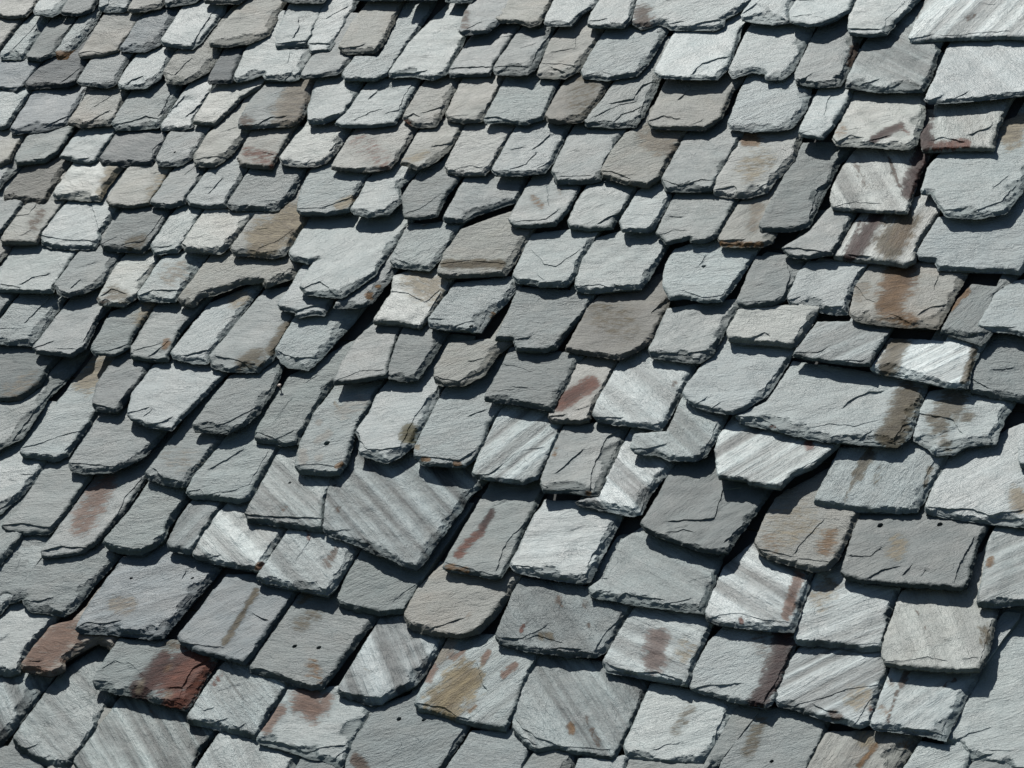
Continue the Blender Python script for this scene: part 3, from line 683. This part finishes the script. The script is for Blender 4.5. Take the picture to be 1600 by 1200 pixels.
def build_slate(s, idx):
    rng = np.random.default_rng(1000+idx)
    vb = s['vb']; lift = s['lift'] + rng.normal(0, .0034)
    roll = rng.normal(0, .010) + .018*np.clip(s['px'][:, 0].mean()/800-.6, -.3, 1.2); pitch = rng.normal(0, .006)
    uv = unproj(s['px'])
    uc, vc = uv.mean(0)
    topx = max(uv[0, 1], uv[-1, 1]); run = max(topx-vb, .06)
    # a thick bed lifts the foot of a slate, not its head
    zf = lambda q: lift*np.clip(1-(q[:, 1]-vb)/run, 0, 1.1) - (TILT+pitch)*(q[:, 1]-vb) + roll*(q[:, 0]-uc)
    for _ in range(3): uv = unproj(s['px'], zf(uv))
    topx = max(uv[0, 1], uv[-1, 1])
    # the hidden head of the slate runs on up-slope under the course above
    ext = .19
    A, B = uv[0], uv[-1]
    bot = uv[np.argsort(uv[:, 1])[:2]].mean(0)
    if B[0]-A[0] < .05: B = B+np.array([.03, 0])
    head = np.array([[B[0], max(B[1]+.05, topx+ext)], [A[0], max(A[1]+.05, topx+ext)]])
    seed = int(rng.integers(1, 9999))
    chain, arc = resample(uv, .0042)
    # ragged outline
    tang = np.gradient(chain, axis=0); tang /= np.hypot(*tang.T)[:, None]+1e-9
    nrm = np.stack([tang[:, 1], -tang[:, 0]], 1)
    cen = np.array([uc, vc])
    if ((chain-cen)*nrm).sum() < 0: nrm = -nrm
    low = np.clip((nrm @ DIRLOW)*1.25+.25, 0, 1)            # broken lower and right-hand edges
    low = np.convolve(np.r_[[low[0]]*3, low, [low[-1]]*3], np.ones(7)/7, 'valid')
    jag = fbm(arc/.030, arc*0+seed*.37, seed, 3)*.0042 + noise(arc/.0065, arc*0, seed+5)*.0020
    ends = np.clip(np.minimum(arc, arc[-1]-arc)/.02, 0, 1)
    chain = chain + nrm*(jag*ends*(.45+.55*low)+.0002+.0020*np.abs(nrm[:, 0])*ends*(1-low))[:, None]
    hd, _ = resample(np.vstack([chain[-1], head, chain[0]]), .02)
    loop = np.vstack([chain, hd[1:-1]])
    lo, hi = loop.min(0), loop.max(0)
    thick = (.0066 + rng.uniform(-.0012, .0026))*(.82+.36*np.clip(s['px'][:, 1].mean()/1200, 0, 1))
    # layers broken away along the edge: width of each as a function of the arc
    nl = 3; amp = rng.choice([.25, .6, .9, 1.2, 1.6])*rng.uniform(.8, 1.2)
    ws = []
    for j in range(nl):
        w = (.0105-.0026*j)*amp + .0145*amp*fbm(arc/.045+j*9.1, arc*0+j*3.3, seed+31*j, 3) + .004*noise(arc/.011, arc*0+j, seed+77*j)
        big = np.clip(noise(arc/.075+j*5, arc*0, seed+200+j)-.25, 0, 1)*.030*amp*(j == 0)
        ws.append((w+big)*low + .0016*(j == nl-1))
    ts = np.array([.15, .17, .18])*thick
    # free points
    pts = []
    gx = 0.0068
    X, Y = np.meshgrid(np.arange(lo[0], hi[0], gx), np.arange(lo[1], hi[1], gx*.87))
    X = X + (np.arange(X.shape[0]) % 2)[:, None]*gx*.5
    G = np.stack([X.ravel(), Y.ravel()], 1); G += rng.uniform(-.0018, .0018, G.shape)
    G = G[inside(loop, G)]
    hidden = G[:, 1] > topx+.012
    G = G[~hidden | (rng.random(len(G)) < .12)]
    cA, cB = chain[:-1], chain[1:]
    dm, tm = seg_dist(G, cA, cB); dE = dm.min(1)
    keep = (dE > .0035)
    G = G[keep]; dE = dE[keep]
    far = (dE > .04) & (rng.random(len(G)) < .35)
    G = G[~far]
    lines = []
    for w in ws:
        for sgn in (-1, 1):
            q = chain - nrm*(w+sgn*.0006)[:, None]
            q = q[(w > .0016)]
            lines.append(q)
    steps = []
    for st in s['steps']:
        q = unproj(st)
        for _ in range(2): q = unproj(st, zf(q))
        q, a = resample(q, .0045)
        t = np.gradient(q, axis=0); t /= np.hypot(*t.T)[:, None]+1e-9
        nn = np.stack([t[:, 1], -t[:, 0]], 1)
        if (nn @ DIRLOW).mean() < 0: nn = -nn
        q = q + nn*(fbm(a/.014, a*0, seed+9, 2)*.0028)[:, None]
        h = rng.uniform(.0012, .0038)
        m = q[len(q)//2:len(q)//2+1]
        near = min([t for t in (.006, .012, .02, .03, .045) if not inside(uv, m+nn[len(q)//2]*t)[0]] or [9])
        steps.append((q, nn, h, .25 if near < 1 else rng.uniform(.035, .06)))
        lines += [q, q+nn*.0011]
    # a few thin flakes of each slate's own
    for k in range(rng.integers(0, 2)):
        p0 = np.array([rng.uniform(lo[0]+.03, hi[0]-.02), rng.uniform(lo[1]+.03, topx-.01)])
        L = rng.uniform(.025, .07); th = rng.normal(math.radians(12), .5)
        a = np.arange(0, L, .0045)
        q = p0+np.stack([a*math.cos(th), a*math.sin(th)+fbm(a/.02, a*0, seed+k, 2)*.006], 1)
        if not inside(loop, q).all(): continue
        t = np.gradient(q, axis=0); t /= np.hypot(*t.T)[:, None]+1e-9
        nn = np.stack([t[:, 1], -t[:, 0]], 1)
        if (nn @ DIRLOW).mean() < 0: nn = -nn
        steps.append((q, nn, rng.uniform(.0005, .0013), rng.uniform(.01, .03))); lines += [q, q+nn*.0010]
    holes = []
    for (hp, hr) in s['holes']:
        c = unproj(hp[None]); c = unproj(hp[None], zf(c))[0]
        a = np.linspace(0, 2*math.pi, 13)[:-1]
        rr = hr*PXM*1.05*(1+rng.uniform(-.14, .14, 12))
        holes.append((c, c+np.stack([rr*np.cos(a), 1.15*rr*np.sin(a)], 1), hr*PXM))
    LN = [q[inside(loop, q)] for q in lines]
    LN = [q for q in LN if len(q)]
    if LN:
        LP = np.vstack(LN)
        d2 = np.sqrt(((G[:, None]-LP)**2).sum(2)).min(1)
        G = G[d2 > .0026]
        dl, _ = seg_dist(LP, cA, cB); LP = LP[dl.min(1) > .0011]
        G = np.vstack([G, LP])
    for c, ring, hr in holes: G = G[np.hypot(*(G-c).T) > hr*1.5]
    # dense line points can coincide: thin them on a 0.5 mm lattice
    _, uq = np.unique(np.round(G/.0005).astype(int), axis=0, return_index=True); G = G[uq]
    allp = [loop]; edges = [(i, (i+1) % len(loop)) for i in range(len(loop))]; k0 = len(loop)
    for c, ring, hr in holes:
        allp.append(ring); m = len(ring); edges += [(k0+i, k0+(i+1) % m) for i in range(m)]; k0 += m
    allp.append(G)
    AP = np.vstack(allp) - cen
    vs, es, fs, *_ = delaunay_2d_cdt([Vector(p) for p in AP], edges, [], 0, 1e-6)
    Q = np.array([(v.x, v.y) for v in vs]) + cen
    F = np.array([f[:] for f in fs if len(f) == 3])
    C = Q[F].mean(1)
    ok = inside(loop, C)
    for c, ring, hr in holes: ok &= ~inside(ring, C)
    F = F[ok]
    # heights
    und = rng.uniform(.6, 1.9); edge_k = rng.choice([.45, .75, 1.0, 1.15])
    dm, tm = seg_dist(Q, cA, cB); i0 = dm.argmin(1); d = dm[np.arange(len(Q)), i0]
    sa = arc[i0] + tm[np.arange(len(Q)), i0]*(arc[i0+1]-arc[i0])
    z = zf(Q) + .32*TILT*np.maximum(Q[:, 1]-topx-.02, 0)
    x, y = Q[:, 0], Q[:, 1]
    z = z + .0024*fbm(x/.11, y/.11, seed+3, 2) + .0016*fbm(x/.045, y/.038, seed+4, 2)*und + .00035*noise(x/.010, y/.008, seed+6)
    for w, t in zip(ws, ts):
        wq = np.interp(sa, arc, w)
        z = z - t*sstep(-.0006, .0008, wq-d)*(1+.25*noise(x/.012, y/.012, seed+8))
    lowq = np.interp(sa, arc, low)
    bev = edge_k*np.clip(noise(sa/.03, sa*0, seed+88)*.6+.75, .1, 1.4)
    z = z - lowq*bev*thick*.60*np.clip(1-d/(.0075*(.6+.6*bev)), 0, 1)
    wmax = np.max([np.interp(sa, arc, w) for w in ws], 0)
    z = z - np.minimum(.30*np.clip(wmax-d, 0, .02), .38*thick)*lowq
    frac_shade = np.clip(lowq*1.4, 0, 1)*sstep(0, .25, 1-d/(.0080*(.6+.6*bev)))
    frac_shade = np.maximum(frac_shade, .45*lowq*sstep(-.001, .002, wmax-d)*(wmax > .003))
    for (q, nn, h, dec) in steps:
        if len(q) < 2: continue
        dq, tq = seg_dist(Q, q[:-1], q[1:]); j = dq.argmin(1); ds = dq[np.arange(len(Q)), j]
        tt = tq[np.arange(len(Q)), j]
        foot = q[j]+tt[:, None]*(q[j+1]-q[j])
        side = ((Q-foot)*nn[j]).sum(1)
        s_al = np.minimum(j+tt, len(q)-1-j-tt)
        end = np.where((s_al < 1e-6), np.exp(-(np.abs(ds)-np.abs(side))/.003)*.5, 1.0)*np.clip(s_al/2.5+.25, 0, 1)
        z = z - h*sstep(.0000, .0016, side)*np.exp(-np.maximum(side, 0)/dec)*end*(ds < .09)*(1+.45*noise(x/.02, y/.02, seed+15))
    floor_z = zf(Q) - thick*(1.05+.40*lowq)
    z = np.maximum(z, floor_z+.0004)
    # walls
    E = np.vstack([F[:, [0, 1]], F[:, [1, 2]], F[:, [2, 0]]])
    key = np.sort(E, 1); keyi = key[:, 0].astype(np.int64)*len(Q)+key[:, 1]
    u_, inv, cnt = np.unique(keyi, return_inverse=True, return_counts=True)
    be = E[cnt[inv] == 1]
    bv = np.unique(be); mp = {int(v): len(Q)+i for i, v in enumerate(bv)}
    mid_in = cen-Q[bv]; mid_in /= np.hypot(*mid_in.T)[:, None]
    QB = Q[bv] + mid_in*(.0015+.0016*noise(Q[bv, 0]/.006, Q[bv, 1]/.006, seed+11))[:, None]
    zb = floor_z[bv] - .0004
    verts = np.vstack([np.c_[Q, z], np.c_[QB, zb]])
    verts[:, :2] -= cen
    faces = [tuple(map(int, f)) for f in F] + [(int(b), int(a), mp[int(a)], mp[int(b)]) for a, b in be]
    # underside
    kb = len(verts); ul = np.vstack([uv, head]); uz = zf(ul)-thick*1.5-.0006
    verts = np.vstack([verts, np.c_[ul-cen, uz]])
    faces.append(tuple(range(kb, kb+len(ul))))
    me = mesh_from('slate', verts.tolist(), faces, SLATE)
    # stains
    col = np.zeros((len(verts), 4), np.float32)
    vx = verts[:, :2]+cen
    if s['stains']:
        px = reproj(vx, verts[:, 2])
        nn = fbm(vx[:, 0]/.022, vx[:, 1]/.022, seed+41, 3)
        for a, b, w, c, st in s['stains']:
            dd, _ = seg_dist(px, a[None], b[None]); dd = dd[:, 0]/w
            al = np.clip((1.75-dd*1.0+nn*.5)/1.25, 0, 1)*st
            take = al > col[:, 3]
            tot = al+col[:, 3]+1e-6
            col[:, :3] = (col[:, :3]*col[:, 3:]+np.array(c)*al[:, None])/tot[:, None]
            col[:, 3] = np.maximum(col[:, 3], al)
    fa = np.ones(len(verts), np.float32); fa[:len(Q)] = frac_shade
    me.attributes.new('fracture_shade', 'FLOAT', 'POINT').data.foreach_set('value', fa)
    at = me.attributes.new('stain', 'FLOAT_COLOR', 'POINT')
    at.data.foreach_set('color', col.ravel())
    ob = bpy.data.objects.new('slate', me)
    ob.location = (uc, vc-EAVE, 0)
    if 'label' in s: ob['label'] = s['label']
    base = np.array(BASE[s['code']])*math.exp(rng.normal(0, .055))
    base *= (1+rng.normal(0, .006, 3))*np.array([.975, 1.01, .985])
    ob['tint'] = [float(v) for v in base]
    ob['warm'] = float(WARM[s['code']]*rng.uniform(.4, 1.2))
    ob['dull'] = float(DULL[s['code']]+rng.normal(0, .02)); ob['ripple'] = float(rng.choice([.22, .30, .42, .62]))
    g = s['grain']
    if g:
        p = s['px'].mean(0); a = math.radians(g[0])
        q = unproj([p, p+np.array([math.cos(a), -math.sin(a)])*20]); t = q[1]-q[0]
        ob['grain_angle'] = float(-math.atan2(t[1], t[0])); ob['streak'] = g[1]*1.05
    else:
        ob['grain_angle'] = float(-rng.normal(.35, .35)); ob['streak'] = float(rng.uniform(.02, .10))
    return ob

# ------------------------------------------------------------------ the roof
corner = unproj([[0, 0], [1600, 0], [1600, 1200], [0, 1200]])
EAVE = float(corner[:, 1].min()-1.1)
roof = bpy.data.objects.new('slate_roof', None); roof.empty_display_size = .5
S.collection.objects.link(roof)
RM = Matrix((U, V, N)).transposed().to_4x4()
roof.matrix_world = Matrix.Translation(HUB+Vector(V*EAVE)) @ RM
roof['label'] = 'weathered grey slate roof laid in uneven courses of ragged slates, some stained with rust'
roof['category'] = 'roof'; roof['kind'] = 'thing'
rng0 = random.Random(4)
tris = 0
for i, s in enumerate(slates):
    ob = build_slate(s, i)
    S.collection.objects.link(ob); ob.parent = roof
    tris += len(ob.data.polygons)
print('slates', len(slates), 'faces', tris)

# more of the same slates past the edges of the picture, one joined part
def beyond():
    rng = np.random.default_rng(77); V3 = []; F3 = []
    u1, u2 = corner[:, 0].min()-1.3, corner[:, 0].max()+1.3
    v1, v2 = EAVE+.05, corner[:, 1].max()+1.1
    v = v1
    while v < v2:
        E = rng.uniform(.15, .18); u = u1+rng.uniform(0, .1)
        while u < u2:
            w = rng.uniform(.14, .26); vb = v+rng.normal(0, .012)
            L = E*2.1; n = 9; g = .006
            b = np.array([[u+g+(w-2*g)*k/n, vb+rng.normal(0, .004)] for k in range(n+1)])
            b[0, 1] += rng.uniform(.004, .02); b[-1, 1] += rng.uniform(.004, .02)
            r = np.array([[u+w-g+rng.normal(0, .003), vb+E*f] for f in (.3, .6, .9)])
            l = np.array([[u+g+rng.normal(0, .003), vb+E*f] for f in (.9, .6, .3)])
            lp = np.vstack([b, r, [[u+w-g, vb+L], [u+g, vb+L]], l])
            sc = reproj(lp)
            u += w
            if ((sc[:, 0] > -6) & (sc[:, 0] < 1606) & (sc[:, 1] > -6) & (sc[:, 1] < 1206)).any(): continue
            roll = rng.normal(0, .010); zz = rng.normal(0, .002)-TILT*(lp[:, 1]-vb)+roll*(lp[:, 0]-lp[:, 0].mean())
            c = lp.mean(0); m = len(lp); k = len(V3)
            tin = lp+(c-lp)*.05
            tin[m-5:m-3] = lp[m-5:m-3]
            for q, dz in ((lp, -.009), (lp, -.004), (tin, 0)):
                V3 += np.c_[q[:, 0], q[:, 1]-EAVE, zz+dz].tolist()
            for a in range(m):
                bq = (a+1) % m
                F3.append((k+a, k+bq, k+m+bq, k+m+a)); F3.append((k+m+a, k+m+bq, k+2*m+bq, k+2*m+a))
            F3.append(tuple(range(k+2*m, k+3*m)))
        v += E
    me = mesh_from('slates_beyond', V3, F3, SLATE, False)
    ob = bpy.data.objects.new('outer_slates', me); S.collection.objects.link(ob); ob.parent = roof
    ob['kind'] = 'stuff'; ob['tint'] = [.15, .168, .172]; ob['dull'] = .54; ob['ripple'] = .5; ob['warm'] = .3; ob['streak'] = .08; ob['grain_angle'] = -.3
beyond()

def box(name, lo, hi, mat, parent=None, bevel=0):
    x = [(lo[i], hi[i]) for i in range(3)]
    v = [(x[0][a], x[1][b], x[2][c]) for a in (0, 1) for b in (0, 1) for c in (0, 1)]
    f = [(0, 1, 3, 2), (4, 6, 7, 5), (0, 4, 5, 1), (2, 3, 7, 6), (0, 2, 6, 4), (1, 5, 7, 3)]
    ob = bpy.data.objects.new(name, mesh_from(name, v, f, mat, False))
    S.collection.objects.link(ob); ob.parent = parent; return ob
u1, u2 = float(corner[:, 0].min()-1.35), float(corner[:, 0].max()+1.35)
LEN = float(corner[:, 1].max()+1.2-EAVE)
nb = 22
for k in range(nb):                             # sarking boards under the slates
    a = LEN*k/nb
    box('roof_board', (u1, a+.003, -.075), (u2, a+LEN/nb-.003, -.050), WOOD, roof)

# one nail left standing in a joint
nv, nf = [], []
for k, (r, z) in enumerate(((.0014, -.030), (.0014, -.006), (.0052, -.006), (.0052, -.0042), (.0036, -.0034))):
    nv += [(r*math.cos(a*math.pi/6), r*math.sin(a*math.pi/6), z) for a in range(12)]
    if k: nf += [((k-1)*12+a, (k-1)*12+(a+1) % 12, k*12+(a+1) % 12, k*12+a) for a in range(12)]
nf.append(tuple(range(48, 60)))
nail = bpy.data.objects.new('nail', mesh_from('nail', nv, nf, STEEL))
q = unproj([[436.0, 601.0]], -.005)[0]; nail.location = (q[0], q[1]-EAVE, -.002)
S.collection.objects.link(nail); nail.parent = roof

# ground far below
gv = [(-400, -400, 0), (400, -400, 0), (400, 400, 0), (-400, 400, 0)]
g = bpy.data.objects.new('ground', mesh_from('ground', gv, [(0, 1, 2, 3)], GROUND, False))
g['kind'] = 'structure'; S.collection.objects.link(g)
